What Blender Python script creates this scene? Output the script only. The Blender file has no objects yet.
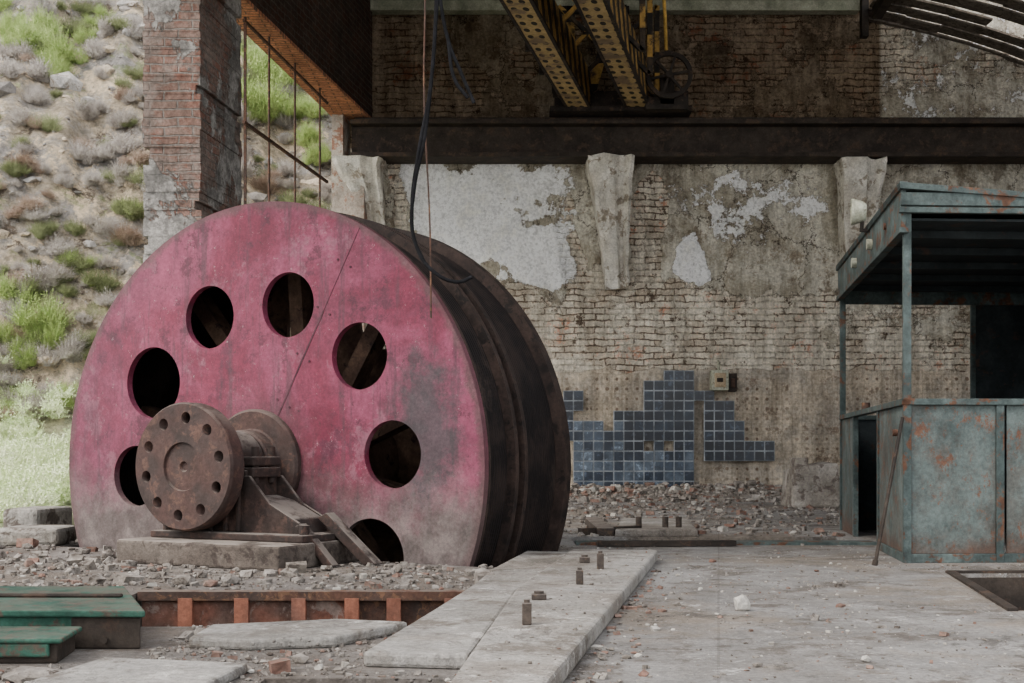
import bpy, bmesh, math, random
from mathutils import Vector, Matrix, noise
random.seed(7)
S = bpy.context.scene
COL = S.collection

# ---------------------------------------------------------------- helpers
class B:
    def __init__(s, M=None):
        s.bm = bmesh.new(); s.M = M
    def _add(s, vs, fs, m, smooth=False):
        bv = [s.bm.verts.new((s.M @ Vector(v)) if s.M else Vector(v)) for v in vs]
        for f in fs:
            try:
                fc = s.bm.faces.new([bv[i] for i in f]); fc.material_index = m; fc.smooth = smooth
            except ValueError: pass
    def box(s, lo, hi, m=0):
        x0,y0,z0 = lo; x1,y1,z1 = hi
        vs = [(x0,y0,z0),(x1,y0,z0),(x1,y1,z0),(x0,y1,z0),(x0,y0,z1),(x1,y0,z1),(x1,y1,z1),(x0,y1,z1)]
        s._add(vs, [(0,3,2,1),(4,5,6,7),(0,1,5,4),(1,2,6,5),(2,3,7,6),(3,0,4,7)], m)
    def hexa(s, vs, m=0):
        s._add(vs, [(0,3,2,1),(4,5,6,7),(0,1,5,4),(1,2,6,5),(2,3,7,6),(3,0,4,7)], m)
    def cyl(s, p0, p1, r, n=24, m=0, r2=None, smooth=True):
        p0=Vector(p0); p1=Vector(p1); d=(p1-p0).normalized()
        a = d.orthogonal().normalized(); b = d.cross(a)
        if r2 is None: r2 = r
        vs=[]
        for P,rr in ((p0,r),(p1,r2)):
            for i in range(n):
                t=2*math.pi*i/n; vs.append(P+(a*math.cos(t)+b*math.sin(t))*rr)
        s._add(vs, [(i,(i+1)%n,n+(i+1)%n,n+i) for i in range(n)], m, smooth)
        s._add(vs[:n], [tuple(range(n-1,-1,-1))], m); s._add(vs[n:], [tuple(range(n))], m)
    def bar(s, p0, p1, w, h, m=0, up=(0,0,1)):
        p0=Vector(p0); p1=Vector(p1); d=(p1-p0).normalized(); u=Vector(up)
        a=d.cross(u)
        if a.length<1e-4: a=d.cross(Vector((1,0,0)))
        a.normalize(); b=a.cross(d)
        vs=[]
        for P in (p0,p1):
            for sx,sz in ((-1,-1),(1,-1),(1,1),(-1,1)):
                vs.append(P+a*sx*w/2+b*sz*h/2)
        s.hexa(vs, m)
    def lathe(s, prof, n=128, m=0, closed=True, mf=None):   # axis local Y ; prof (y,r)
        k=len(prof); vs=[]
        for i in range(n):
            t=2*math.pi*i/n
            for (y,r) in prof: vs.append((r*math.cos(t), y, r*math.sin(t)))
        bv=[s.bm.verts.new((s.M @ Vector(v)) if s.M else Vector(v)) for v in vs]
        for i in range(n):
            j=(i+1)%n
            for a in range(k if closed else k-1):
                b=(a+1)%k
                q=[bv[i*k+a],bv[i*k+b],bv[j*k+b],bv[j*k+a]]
                try:
                    f=s.bm.faces.new(q); f.material_index=mf(a) if mf else m
                except ValueError: pass
    def prism(s, poly, z0, z1, m=0):
        n=len(poly)
        vs=[(x,y,z0) for x,y in poly]+[(x,y,z1) for x,y in poly]
        s._add(vs, [tuple(range(n-1,-1,-1)), tuple(range(n,2*n))]+[(i,(i+1)%n,n+(i+1)%n,n+i) for i in range(n)], m)
    def xprism(s, poly, y0, y1, m=0):
        n=len(poly)
        vs=[(x,y0,z) for x,z in poly]+[(x,y1,z) for x,z in poly]
        s._add(vs, [tuple(range(n)), tuple(range(2*n-1,n-1,-1))]+[(i,n+i,n+(i+1)%n,(i+1)%n) for i in range(n)], m)
    def done(s, name, mats, bevel=0, parent=None, recalc=True, segs=2):
        if recalc: bmesh.ops.recalc_face_normals(s.bm, faces=s.bm.faces)
        me=bpy.data.meshes.new(name); s.bm.to_mesh(me); s.bm.free()
        for x in mats: me.materials.append(x)
        o=bpy.data.objects.new(name, me); COL.objects.link(o)
        if parent: o.parent=parent
        if bevel:
            md=o.modifiers.new('bevel','BEVEL'); md.width=bevel; md.segments=segs; md.limit_method='ANGLE'; md.angle_limit=math.radians(40)
        return o

def boolean(o, cutter):
    md=o.modifiers.new('b','BOOLEAN'); md.operation='DIFFERENCE'; md.solver='EXACT'; md.object=cutter
    bpy.context.view_layer.update()
    dg=bpy.context.evaluated_depsgraph_get()
    me=bpy.data.meshes.new_from_object(o.evaluated_get(dg))
    o.modifiers.remove(md); o.data=me
    bpy.data.objects.remove(cutter)
    return o

# ---------------------------------------------------------------- materials
class NT:
    def __init__(s, name):
        s.mat=bpy.data.materials.new(name); s.mat.use_nodes=True
        s.t=s.mat.node_tree; s.n=s.t.nodes; s.l=s.t.links
        s.bsdf=s.n['Principled BSDF']
        s.tc=s.n.new('ShaderNodeTexCoord')
    def inp(s, sock, v):
        if isinstance(v, bpy.types.NodeSocket): s.l.new(v, sock)
        elif isinstance(v,(tuple,list)) and len(v)==3 and sock.type=='RGBA': sock.default_value=(*v,1)
        else: sock.default_value=v
    def noise(s, scale, detail=6, rough=.6, vec=None, dist=0, color=False):
        n=s.n.new('ShaderNodeTexNoise'); n.inputs['Scale'].default_value=scale; n.inputs['Detail'].default_value=detail
        n.inputs['Roughness'].default_value=rough; n.inputs['Distortion'].default_value=dist
        s.l.new(vec if vec else s.tc.outputs['Object'], n.inputs['Vector'])
        return n.outputs['Color' if color else 'Fac']
    def mix(s, f, a, b, mode='MIX'):
        n=s.n.new('ShaderNodeMix'); n.data_type='RGBA'; n.blend_type=mode
        s.inp(n.inputs[0], f); s.inp(n.inputs[6], a); s.inp(n.inputs[7], b)
        return n.outputs[2]
    def math(s, op, a, b=0.0, c=None, clamp=False):
        n=s.n.new('ShaderNodeMath'); n.operation=op; n.use_clamp=clamp
        s.inp(n.inputs[0], a); s.inp(n.inputs[1], b)
        if c is not None: s.inp(n.inputs[2], c)
        return n.outputs[0]
    def ramp(s, v, lo, hi):
        n=s.n.new('ShaderNodeMapRange'); s.inp(n.inputs[0], v); n.inputs[1].default_value=lo; n.inputs[2].default_value=hi
        n.interpolation_type='SMOOTHSTEP'
        return n.outputs[0]
    def sep(s, v=None):
        n=s.n.new('ShaderNodeSeparateXYZ'); s.l.new(v if v else s.tc.outputs['Object'], n.inputs[0]); return n.outputs
    def comb(s, x, y, z=0.0):
        n=s.n.new('ShaderNodeCombineXYZ'); s.inp(n.inputs[0],x); s.inp(n.inputs[1],y); s.inp(n.inputs[2],z); return n.outputs[0]
    def grain(s, col, scale, amt, lo=.40, hi=1.5, detail=5, rough=.75):
        f=s.ramp(s.noise(scale,detail,rough),.28,.72)
        return s.mix(amt, col, s.mix(f,(lo,lo,lo),(hi,hi,hi)),'MULTIPLY')
    def bump(s, h, strength=.5, dist=.02):
        n=s.n.new('ShaderNodeBump'); s.inp(n.inputs['Height'],h); n.inputs['Strength'].default_value=strength; n.inputs['Distance'].default_value=dist
        s.l.new(n.outputs[0], s.bsdf.inputs['Normal'])
    def out(s, col, rough=.85, metal=0.0, spec=.3):
        s.inp(s.bsdf.inputs['Base Color'], col); s.inp(s.bsdf.inputs['Roughness'], rough); s.inp(s.bsdf.inputs['Metallic'], metal)
        s.bsdf.inputs['Specular IOR Level'].default_value=spec
        return s.mat

def grunge(name, c1, c2, c3=None, scale=3, thr=.56, rough=.85, metal=0.0, bstr=.4, bdist=.01, fine=40, spec=.3, dirt=.6, dust=None, dustamt=.6):
    g=NT(name)
    col=g.mix(g.ramp(g.noise(scale),.38,.62), c1, c2)
    if c3: col=g.mix(g.ramp(g.noise(scale*2.3,8,.7,dist=.4), thr-.03, thr+.04), col, c3)
    col=g.grain(col, scale*1.7, dirt, .3, 1.4, 9,.75)
    col=g.grain(col, fine, .45)
    if dust:
        nz=g.sep(g.n.new('ShaderNodeNewGeometry').outputs['Normal'])[2]
        col=g.mix(g.math('MULTIPLY',g.math('MULTIPLY',g.ramp(nz,.3,.9),dustamt),g.ramp(g.noise(7,7,.7),.38,.55)),col,dust)
    h=g.math('ADD', g.noise(scale*3,6,.65), g.math('MULTIPLY', g.noise(fine,4,.8), .4))
    g.bump(h, bstr, bdist)
    return g.out(col, rough, metal, spec)

def concrete(name, c1, c2, c3, dust=(.19,.16,.13), joints=False):
    g=NT(name); x,y,z=g.sep()
    col=g.mix(g.ramp(g.noise(.9,8,.7,dist=.5),.42,.58), c1, c2)
    col=g.mix(g.ramp(g.noise(2.2,9,.78),.51,.59), col, c3)
    col=g.mix(g.math('MULTIPLY',g.ramp(g.noise(.6,8,.7),.48,.57),.85), col, dust)
    col=g.mix(g.ramp(g.noise(4,10,.82),.57,.62), col, tuple(a*1.5 for a in c2))
    col=g.mix(g.math('MULTIPLY',g.ramp(g.noise(1.2,10,.8,dist=.6),.54,.60),.75), col, tuple(a*.6 for a in c3))
    if joints:
        b=g.n.new('ShaderNodeTexBrick'); mp=g.n.new('ShaderNodeMapping'); mp.inputs['Rotation'].default_value=(0,0,.16); g.l.new(g.tc.outputs['Object'],mp.inputs[0]); g.l.new(mp.outputs[0],b.inputs['Vector'])
        b.offset=0; b.inputs['Scale'].default_value=1; b.inputs['Brick Width'].default_value=1.1; b.inputs['Row Height'].default_value=1.1; b.inputs['Mortar Size'].default_value=.005
        col=g.mix(g.math('MULTIPLY',b.outputs['Fac'],.30),col,(.06,.05,.045))
        col=g.mix(g.math('MULTIPLY',g.ramp(g.math('ADD',x,g.math('MULTIPLY',g.noise(1.5,6,.7),1.5)),1.1,.4),.6),col,(.105,.085,.07))
    col=g.grain(col,3.2,.6,.5,1.4,9,.8); col=g.grain(col,50,.5,.4,1.5)
    v=g.n.new('ShaderNodeTexVoronoi'); v.inputs['Scale'].default_value=45; g.l.new(g.tc.outputs['Object'], v.inputs['Vector'])
    peb=g.ramp(v.outputs['Distance'], .32,.12)
    msk=g.math('MULTIPLY', peb, g.ramp(g.noise(2.1,6,.7),.47,.60))
    bw=g.n.new('ShaderNodeRGBToBW'); g.l.new(v.outputs['Color'],bw.inputs[0])
    col=g.mix(msk, col, g.mix(bw.outputs[0],(.07,.055,.05),(.42,.39,.35)))
    h=g.math('ADD', g.math('MULTIPLY',g.noise(5,10,.75),1.3), g.math('ADD', g.math('MULTIPLY',g.noise(60,4,.8),.35), g.math('MULTIPLY',msk,.7)))
    g.bump(h,.7,.03)
    return g.out(col,.9)

def brickmat(name, c1, c2, mortar, plaster, pthr=.55, horiz=False, red=(.32,.10,.06), pl2=None, grey=None):
    g=NT(name)
    x,y,z=g.sep()
    vec = g.comb(x,y) if horiz else g.comb(g.math('ADD',x,y), z)
    w=g.noise(4,4,.6,color=True)
    vm=g.n.new('ShaderNodeVectorMath'); vm.operation='MULTIPLY_ADD'
    g.l.new(w,vm.inputs[0]); vm.inputs[1].default_value=(.05,.045,0); g.l.new(vec,vm.inputs[2])
    b=g.n.new('ShaderNodeTexBrick'); g.l.new(vm.outputs[0], b.inputs['Vector'])
    b.inputs['Scale'].default_value=1; b.inputs['Brick Width'].default_value=.27; b.inputs['Row Height'].default_value=.085
    b.inputs['Mortar Size'].default_value=.011; b.inputs['Mortar Smooth'].default_value=.5
    g.inp(b.inputs['Color1'],c1); g.inp(b.inputs['Color2'],c2); g.inp(b.inputs['Mortar'],mortar)
    nb=g.math('SUBTRACT',1.0,b.outputs['Fac'])
    col=g.mix(g.math('MULTIPLY',g.ramp(g.noise(3.2,6,.75),.48,.60),nb), b.outputs['Color'], red)
    if grey: col=g.mix(g.math('MULTIPLY',g.ramp(g.noise(2.0,9,.78,dist=.4),.44,.54),.85),col,grey)
    pm=g.ramp(g.noise(1.0,10,.68,dist=.3), pthr, pthr+.015)
    pc=g.mix(g.ramp(g.noise(4,8,.7),.42,.58), plaster, pl2 or tuple(c*.5 for c in plaster))
    col=g.mix(pm, col, pc)
    col=g.grain(col,2.5,.7,.35,1.35,9,.75); col=g.grain(col,28,.6,.3,1.5,6)
    h=g.math('ADD', g.math('MULTIPLY', nb, g.math('SUBTRACT',1.0,pm)), g.math('ADD', g.math('MULTIPLY',pm,1.6), g.noise(24,6,.8)))
    g.bump(h,1.0,.03)
    return g.out(col,.95,0,.15)

M_floor = concrete('floor_concrete',(.185,.175,.165),(.245,.238,.230),(.115,.10,.088),joints=True)
M_slab  = concrete('slab_concrete',(.26,.245,.222),(.33,.315,.295),(.155,.135,.115),dust=(.20,.175,.15))
M_conc  = grunge('old_concrete',(.24,.215,.175),(.33,.31,.28),(.12,.10,.085),2.5,.54,.9,bstr=.9,bdist=.04)
M_bank  = grunge('rubble_dust',(.29,.26,.22),(.38,.35,.31),(.17,.14,.12),3,.54,.95,bstr=.9,bdist=.04)
M_rock  = grunge('rubble_stone',(.16,.14,.12),(.27,.245,.22),(.08,.065,.055),9,.55,.95,bstr=.6)
M_redr  = grunge('rubble_brick',(.19,.105,.08),(.23,.155,.125),(.14,.11,.09),9,.55,.95)
M_white = grunge('rubble_plaster',(.46,.44,.40),(.34,.31,.27),None,9,.6,.95)
M_rust  = grunge('rusty_steel',(.10,.05,.034),(.06,.04,.032),(.16,.085,.05),7,.55,.8,.1,.5,.008,dust=(.19,.16,.135))
M_bolt  = grunge('bolt_steel',(.07,.055,.045),(.055,.045,.04),(.10,.07,.05),9,.57,.8,.1,.5,.006,dust=(.24,.21,.185))
M_orust = grunge('orange_rust_plate',(.20,.088,.06),(.12,.075,.06),(.25,.185,.155),5,.55,.9,0,.5)
M_dark  = grunge('dark_steel',(.022,.017,.014),(.042,.032,.025),(.07,.043,.03),4,.58,.75,.1,.4)
M_black = grunge('black_rubber',(.008,.008,.009),(.015,.015,.017),None,5,.6,.9,spec=.1)
M_teal  = grunge('teal_paint',(.050,.070,.068),(.085,.112,.108),(.11,.052,.03),3.5,.56,.75,.0,.3,dirt=.8)
M_teald = grunge('teal_paint_dark',(.012,.017,.019),(.022,.029,.031),(.045,.027,.02),3,.60,.8,.0,.3)
M_green = grunge('green_machine_paint',(.018,.070,.048),(.034,.10,.072),(.075,.06,.045),4,.55,.8,.0,.4,dust=(.13,.115,.09),dustamt=.45)
M_cream = grunge('cream_enamel',(.36,.36,.27),(.42,.43,.34),(.16,.12,.08),12,.6,.5)
M_iron  = grunge('bearing_iron',(.038,.024,.020),(.027,.020,.018),(.058,.034,.027),5,.55,.85,.05,.5,.01,dust=(.19,.165,.145),dustamt=.85)
M_ironf = grunge('flange_rust',(.058,.030,.025),(.040,.026,.023),(.080,.043,.033),5,.56,.75,.0,.4,.008,dust=(.17,.14,.12),dustamt=.45)
M_plin  = grunge('plinth_concrete',(.085,.068,.057),(.12,.10,.085),(.05,.038,.032),4,.55,.9,0,.6,.02,dust=(.22,.19,.165),dustamt=.9)

g=NT('faded_red_paint'); x,y,z=g.sep()
c=g.mix(g.ramp(g.noise(1.1,9,.7,dist=.6),.40,.60),(.145,.017,.040),(.215,.044,.085))
c=g.mix(g.ramp(g.noise(3.0,10,.8),.53,.60),c,(.090,.019,.036))
c=g.mix(g.math('MULTIPLY',g.ramp(g.noise(2.0,9,.8),.54,.63),.5),c,(.26,.115,.15))
c=g.mix(g.math('MULTIPLY',g.ramp(g.noise(26,7,.85),.61,.66),.7),c,(.40,.28,.29))
c=g.mix(g.math('MULTIPLY',g.ramp(g.noise(9,10,.85),.59,.63),.75),c,(.065,.025,.03))
stv=g.comb(g.math('MULTIPLY',x,9),y,g.math('MULTIPLY',z,.8))
c=g.mix(g.math('MULTIPLY',g.ramp(g.noise(1.5,7,.7,vec=stv),.50,.64),.65),c,(.070,.030,.042))
c=g.mix(g.math('MULTIPLY',g.ramp(g.math('ADD',x,g.math('MULTIPLY',g.noise(1.4,8,.75),1.6)),.2,-.9),.5),c,(.095,.032,.055))
dz=g.math('ADD',z,g.math('MULTIPLY',g.math('SUBTRACT',g.noise(1.9,9,.72),.5),1.0))
c=g.mix(g.math('MULTIPLY',g.ramp(dz,.16,-.42),.95),c,g.mix(g.ramp(g.noise(4,8,.75),.4,.6),(.085,.070,.065),(.155,.132,.122)))
dx=g.math('DIVIDE',g.math('SUBTRACT',x,1.18),.27); dzz=g.math('DIVIDE',g.math('SUBTRACT',z,.25),.50)
d=g.math('SQRT',g.math('ADD',g.math('MULTIPLY',dx,dx),g.math('MULTIPLY',dzz,dzz)))
d=g.math('ADD',d,g.math('MULTIPLY',g.math('SUBTRACT',g.noise(3.5,9,.8),.5),2.6))
c=g.mix(g.math('MULTIPLY',g.ramp(d,1.1,.4),.85),c,(.05,.047,.05))
rr=g.math('SQRT',g.math('ADD',g.math('MULTIPLY',x,x),g.math('MULTIPLY',z,z)))
c=g.mix(g.math('MULTIPLY',g.ramp(g.math('ADD',rr,g.math('MULTIPLY',g.noise(8,6,.7),.14)),1.57,1.62),.7),c,(.08,.045,.045))
c=g.mix(g.math('MULTIPLY',g.ramp(g.math('ADD',rr,g.math('MULTIPLY',g.noise(6,8,.8),.5)),.80,.50),.55),c,(.055,.033,.033))
c=g.grain(c,5,.65,.45,1.35,9,.8); c=g.grain(c,70,.4,.45,1.45)
g.bump(g.math('ADD',g.noise(14,8,.7),g.noise(2,2)),.25,.01)
M_face=g.out(c,.62,0,.3)

g=NT('drum_tread'); x,y,z=g.sep()
wv=g.math('SINE',g.math('MULTIPLY',y,260))
c=g.mix(g.ramp(g.noise(4,8,.75),.42,.62),(.008,.006,.006),(.022,.015,.013))
c=g.mix(g.ramp(g.noise(1.5,8,.75),.57,.66),c,(.034,.024,.020))
g.bump(g.math('ADD',g.math('MULTIPLY',wv,.5),g.noise(20,5)),.5,.008); M_tread=g.out(c,.75,.05,.2)
M_rim = grunge('drum_rim_steel',(.028,.018,.015),(.046,.029,.023),(.014,.010,.009),5,.56,.7,.1,.4)
M_inner = grunge('drum_interior',(.055,.030,.022),(.13,.08,.055),(.025,.014,.014),4,.6,.9)

g=NT('hazard_paint'); x,y,z=g.sep()
sv=g.math('FRACT',g.math('MULTIPLY',g.math('ADD',y,g.math('MULTIPLY',z,.8)),2.1))
m_=g.math('GREATER_THAN',sv,.5)
c=g.mix(m_,(.42,.25,.065),(.02,.017,.015))
c=g.mix(g.ramp(g.noise(5,8,.75),.48,.60),c,(.06,.042,.028)); c=g.grain(c,9,.6)
M_haz=g.out(c,.8)
g=NT('yellow_perforated'); x,y,z=g.sep()
u_=g.math('SUBTRACT',x,g.math('MULTIPLY',y,.21))
a_=g.math('SUBTRACT',g.math('FRACT',g.math('MULTIPLY',u_,7.5)),.5); b_=g.math('SUBTRACT',g.math('FRACT',g.math('MULTIPLY',y,4.2)),.5)
dd=g.math('SQRT',g.math('ADD',g.math('MULTIPLY',a_,a_),g.math('MULTIPLY',b_,b_)))
c=g.mix(g.ramp(dd,.30,.24),(.42,.30,.14),(.015,.012,.010))
c=g.mix(g.ramp(g.noise(3,8,.75),.50,.60),c,(.17,.12,.08)); c=g.grain(c,12,.6)
M_perf=g.out(c,.8)
M_blk2=grunge('crane_black',(.016,.012,.011),(.032,.024,.020),(.08,.05,.032),4,.58)

M_brickL = brickmat('pillar_brick',(.25,.145,.115),(.29,.205,.17),(.27,.235,.21),(.42,.40,.375),.53,red=(.25,.125,.095),grey=(.25,.205,.18))
M_brickU = brickmat('lintel_brick',(.10,.06,.045),(.07,.05,.04),(.13,.11,.09),(.12,.10,.08),.64,red=(.085,.042,.028))
M_brickO = brickmat('orange_soffit_brick',(.72,.32,.18),(.58,.26,.15),(.25,.16,.11),(.4,.3,.22),.66,True,red=(.75,.32,.17))
M_plcol = grunge('whitewashed_brick',(.50,.455,.385),(.40,.34,.285),(.33,.18,.125),2,.55,.9,bstr=.8,bdist=.03)

# ---------------------------------------------------------------- back wall
H=.6; F=1280.0; WY=19.2
def wx(px): return (px-512)*.015
def wz(py): return H+(454-py)*.015
def sm(a,b,v):
    t=max(0,min(1,(v-a)/(b-a))); return t*t*(3-2*t)
def ell(px,py,cx,cy,rx,ry): return sm(1.35,.65,math.hypot((px-cx)/rx,(py-cy)/ry))
def fr(x,z,s,o=0): return noise.fractal(Vector((x*s+o,z*s,o*1.7)),1,2,5)
me=bpy.data.meshes.new('wall_back')
st=.05; X0,X1,Z0,Z1=-2.7,9.3,-.3,7.6
nx=int((X1-X0)/st)+1; nz_=int((Z1-Z0)/st)+1
vs=[];cols=[]
for j in range(nz_):
    for i in range(nx):
        x=X0+i*st; z=Z0+j*st; px=512+x/.015; py=454-(z-H)/.015
        n1=fr(x,z,.7,3); n2=fr(x,z,2.5,9)
        px_=px+n1*14; py_=py+n1*18+n2*12
        border=292 if px<585 else (262 if px<660 else 296)
        if px>880: border=270
        pl=.88*sm(border+26,border-26,py_)
        pl=max(pl,.66*sm(420,370,px_)*sm(330,300,py_))
        pl=max(pl,.5*sm(800,840,px_)*sm(372,340,py_))
        pl*=1-.9*ell(px_,py_,648,225,17,65)
        pl*=1-.7*ell(px_,py_,565,240,12,60)
        pl*=1-.8*ell(px_,py_,398,200,12,50)
        wh=max(ell(px_,py_,438,205,34,36),ell(px_,py_,482,240,50,40),ell(px_,py_,522,250,46,34),ell(px_,py_,510,190,60,26)*.85,ell(px_,py_,690,262,19,28),ell(px_,py_,425,178,24,20),ell(px_,py_,745,215,40,44)*.58,ell(px_,py_,700,190,46,24)*.55,ell(px_,py_,800,200,34,34)*.5,ell(px_,py_,560,205,22,40)*.6)*.86
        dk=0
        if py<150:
            pl=.44+.3*n1; wh=0; dk=1  # above the beam: brown grime and roof shade painted into the wall colour
            if px>880: dk=.15; pl=.65+.4*n1; wh=.38  # right end: paler plaster, painted roof shade mostly left out
        dado=sm(364,374,py+n2*5)
        if px<600: dado*=.7
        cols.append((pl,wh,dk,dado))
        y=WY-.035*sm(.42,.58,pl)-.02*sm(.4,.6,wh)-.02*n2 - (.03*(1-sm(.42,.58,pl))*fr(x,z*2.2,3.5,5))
        vs.append((x,y,z))
fs=[(j*nx+i,j*nx+i+1,(j+1)*nx+i+1,(j+1)*nx+i) for j in range(nz_-1) for i in range(nx-1)]
k=len(vs)
bx=[(X0,WY+.12,Z0),(X1,WY+.12,Z0),(X1,WY+.5,Z0),(X0,WY+.5,Z0),(X0,WY+.12,Z1),(X1,WY+.12,Z1),(X1,WY+.5,Z1),(X0,WY+.5,Z1)]
vs+=bx; cols+=[(0,0,0,0)]*8
fs+=[tuple(k+a for a in f) for f in [(0,3,2,1),(4,5,6,7),(0,1,5,4),(1,2,6,5),(2,3,7,6),(3,0,4,7)]]
me.from_pydata(vs,[],fs)
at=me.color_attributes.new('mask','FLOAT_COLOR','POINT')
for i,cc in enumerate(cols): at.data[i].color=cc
for p in me.polygons: p.use_smooth=True
g=NT('old_wall'); x,y,z=g.sep()
A=g.n.new('ShaderNodeVertexColor'); A.layer_name='mask'
sc=g.n.new('ShaderNodeSeparateColor'); g.l.new(A.outputs['Color'],sc.inputs[0])
vec=g.comb(x,z); w=g.noise(3.0,6,.7,color=True)
vm=g.n.new('ShaderNodeVectorMath'); vm.operation='MULTIPLY_ADD'; g.l.new(w,vm.inputs[0]); vm.inputs[1].default_value=(.22,.12,0); g.l.new(vec,vm.inputs[2])
b=g.n.new('ShaderNodeTexBrick'); g.l.new(vm.outputs[0],b.inputs['Vector'])
b.inputs['Scale'].default_value=1; b.inputs['Brick Width'].default_value=.30; b.inputs['Row Height'].default_value=.095
b.inputs['Mortar Size'].default_value=.012; b.inputs['Mortar Smooth'].default_value=.6
g.inp(b.inputs['Color1'],(.56,.47,.37)); g.inp(b.inputs['Color2'],(.80,.73,.61)); g.inp(b.inputs['Mortar'],(.22,.165,.12))
br=b.outputs['Fac']; nb=g.math('SUBTRACT',1.0,br)
col=g.mix(g.math('MULTIPLY',g.ramp(g.noise(1.5,8,.85),.54,.60),nb),b.outputs['Color'],(.54,.27,.18))
col=g.mix(g.math('MULTIPLY',g.ramp(g.noise(1.7,9,.8),.47,.55),.9),col,(.78,.72,.61))
col=g.mix(g.ramp(g.noise(4.5,9,.8),.575,.625),col,(.15,.11,.08))
n3=g.math('MULTIPLY',g.math('SUBTRACT',g.noise(1.6,12,.75),.5),1.7)
pm=g.ramp(g.math('ADD',sc.outputs[0],n3),.48,.505)
pc=g.mix(g.ramp(g.noise(.9,10,.7,dist=.8),.42,.58),(.46,.42,.335),(.70,.67,.58))
pc=g.mix(g.ramp(g.noise(2.4,10,.8),.51,.59),pc,(.31,.26,.195))
pc=g.mix(g.math('MULTIPLY',g.ramp(g.noise(.7,10,.8,dist=1.0),.53,.60),.7),pc,(.21,.175,.13))
v=g.n.new('ShaderNodeTexVoronoi'); v.feature='DISTANCE_TO_EDGE'; v.inputs['Scale'].default_value=.9
vm2=g.n.new('ShaderNodeVectorMath'); vm2.operation='MULTIPLY_ADD'; g.l.new(g.noise(2,6,.7,color=True),vm2.inputs[0]); vm2.inputs[1].default_value=(.9,.9,.9); g.l.new(g.tc.outputs['Object'],vm2.inputs[2]); g.l.new(vm2.outputs[0],v.inputs['Vector'])
crack=g.ramp(v.outputs['Distance'],.014,.004)
pc=g.mix(g.math('MULTIPLY',crack,.85),pc,(.06,.045,.035))
col=g.mix(pm,col,pc)
edgep=g.math('MULTIPLY',g.ramp(g.math('ADD',sc.outputs[0],n3),.45,.48),g.math('SUBTRACT',1.0,pm))
col=g.mix(g.math('MULTIPLY',edgep,.8),col,(.10,.075,.055))
wn=g.math('ADD',sc.outputs[1],g.math('MULTIPLY',g.math('SUBTRACT',g.noise(2.4,12,.75),.5),2.1))
halo=g.ramp(wn,.38,.50)
col=g.mix(g.math('MULTIPLY',halo,.5),col,(.26,.21,.16))
wm=g.ramp(wn,.50,.52)
wc=g.mix(g.ramp(g.noise(3,9,.75),.49,.66),(1.0,1.0,1.0),(.82,.81,.77))
col=g.mix(wm,col,wc)
fx=g.math('SUBTRACT',g.math('FRACT',g.math('DIVIDE',x,.15)),.5); fz=g.math('SUBTRACT',g.math('FRACT',g.math('DIVIDE',z,.15)),.5)
dd=g.math('SQRT',g.math('ADD',g.math('MULTIPLY',fx,fx),g.math('MULTIPLY',fz,fz)))
dots=g.ramp(g.math('ADD',dd,g.math('MULTIPLY',g.noise(9,5),.4)),.40,.30)
edge=g.math('MAXIMUM',g.math('ABSOLUTE',fx),g.math('ABSOLUTE',fz))
dc=g.mix(g.ramp(g.noise(1.2,9,.75),.42,.6),(.66,.57,.45),(.52,.47,.40))
dc=g.mix(g.math('MULTIPLY',dots,g.ramp(g.noise(1.5,5,.7),.38,.62)),dc,(.24,.17,.125))
dc=g.mix(g.math('MULTIPLY',g.ramp(edge,.44,.48),.35),dc,(.30,.24,.18))
dc=g.mix(g.ramp(g.noise(2.7,8,.8),.56,.62),dc,(.33,.26,.20))
dm=g.ramp(g.math('ADD',A.outputs['Alpha'],g.math('MULTIPLY',n3,.5)),.46,.52)
col=g.mix(dm,col,dc)
dkc=g.mix(.9,col,(.24,.178,.125),'MULTIPLY')  # darkened wall colour, grime plus painted roof shade
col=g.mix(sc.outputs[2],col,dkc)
stv=g.comb(g.math('MULTIPLY',x,3),y,g.math('MULTIPLY',z,.45))
stf=g.mix(g.ramp(g.noise(1.2,8,.75,vec=stv),.36,.64),(.40,.37,.33),(1.3,1.3,1.3))
col=g.mix(g.math('SUBTRACT',.60,g.math('MULTIPLY',wm,.45)),col,stf,'MULTIPLY')
col=g.grain(col,6,.4,.4,1.45,8,.8); col=g.grain(col,24,.4,.35,1.5,6)
h=g.math('MULTIPLY',nb,g.math('MULTIPLY',g.math('SUBTRACT',1.0,pm),g.math('SUBTRACT',1.0,dm)))
h=g.math('ADD',h,g.math('ADD',g.math('MULTIPLY',pm,1.0),g.math('ADD',g.math('MULTIPLY',wm,.8),g.math('MULTIPLY',g.noise(12,8,.8),1.1))))
g.bump(h,.9,.05); M_wall=g.out(col,.95,0,.1)
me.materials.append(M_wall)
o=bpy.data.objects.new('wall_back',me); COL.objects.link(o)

bb=B()
bz0,bz1=4.93,5.47
bb.box((wx(355),18.62,bz1-.06),(9.2,19.12,bz1)); bb.box((wx(355),18.62,bz0),(9.2,19.12,bz0+.06)); bb.box((wx(355),18.82,bz0+.06),(9.2,18.9,bz1-.06))
bb.box((-2.3,18.78,bz1),(9.2,18.88,bz1+.07))
bb.done('crane_runway_beam',[grunge('runway_steel',(.026,.019,.015),(.045,.034,.026),(.065,.042,.028),3,.56,.8,0,.4)])

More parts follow.
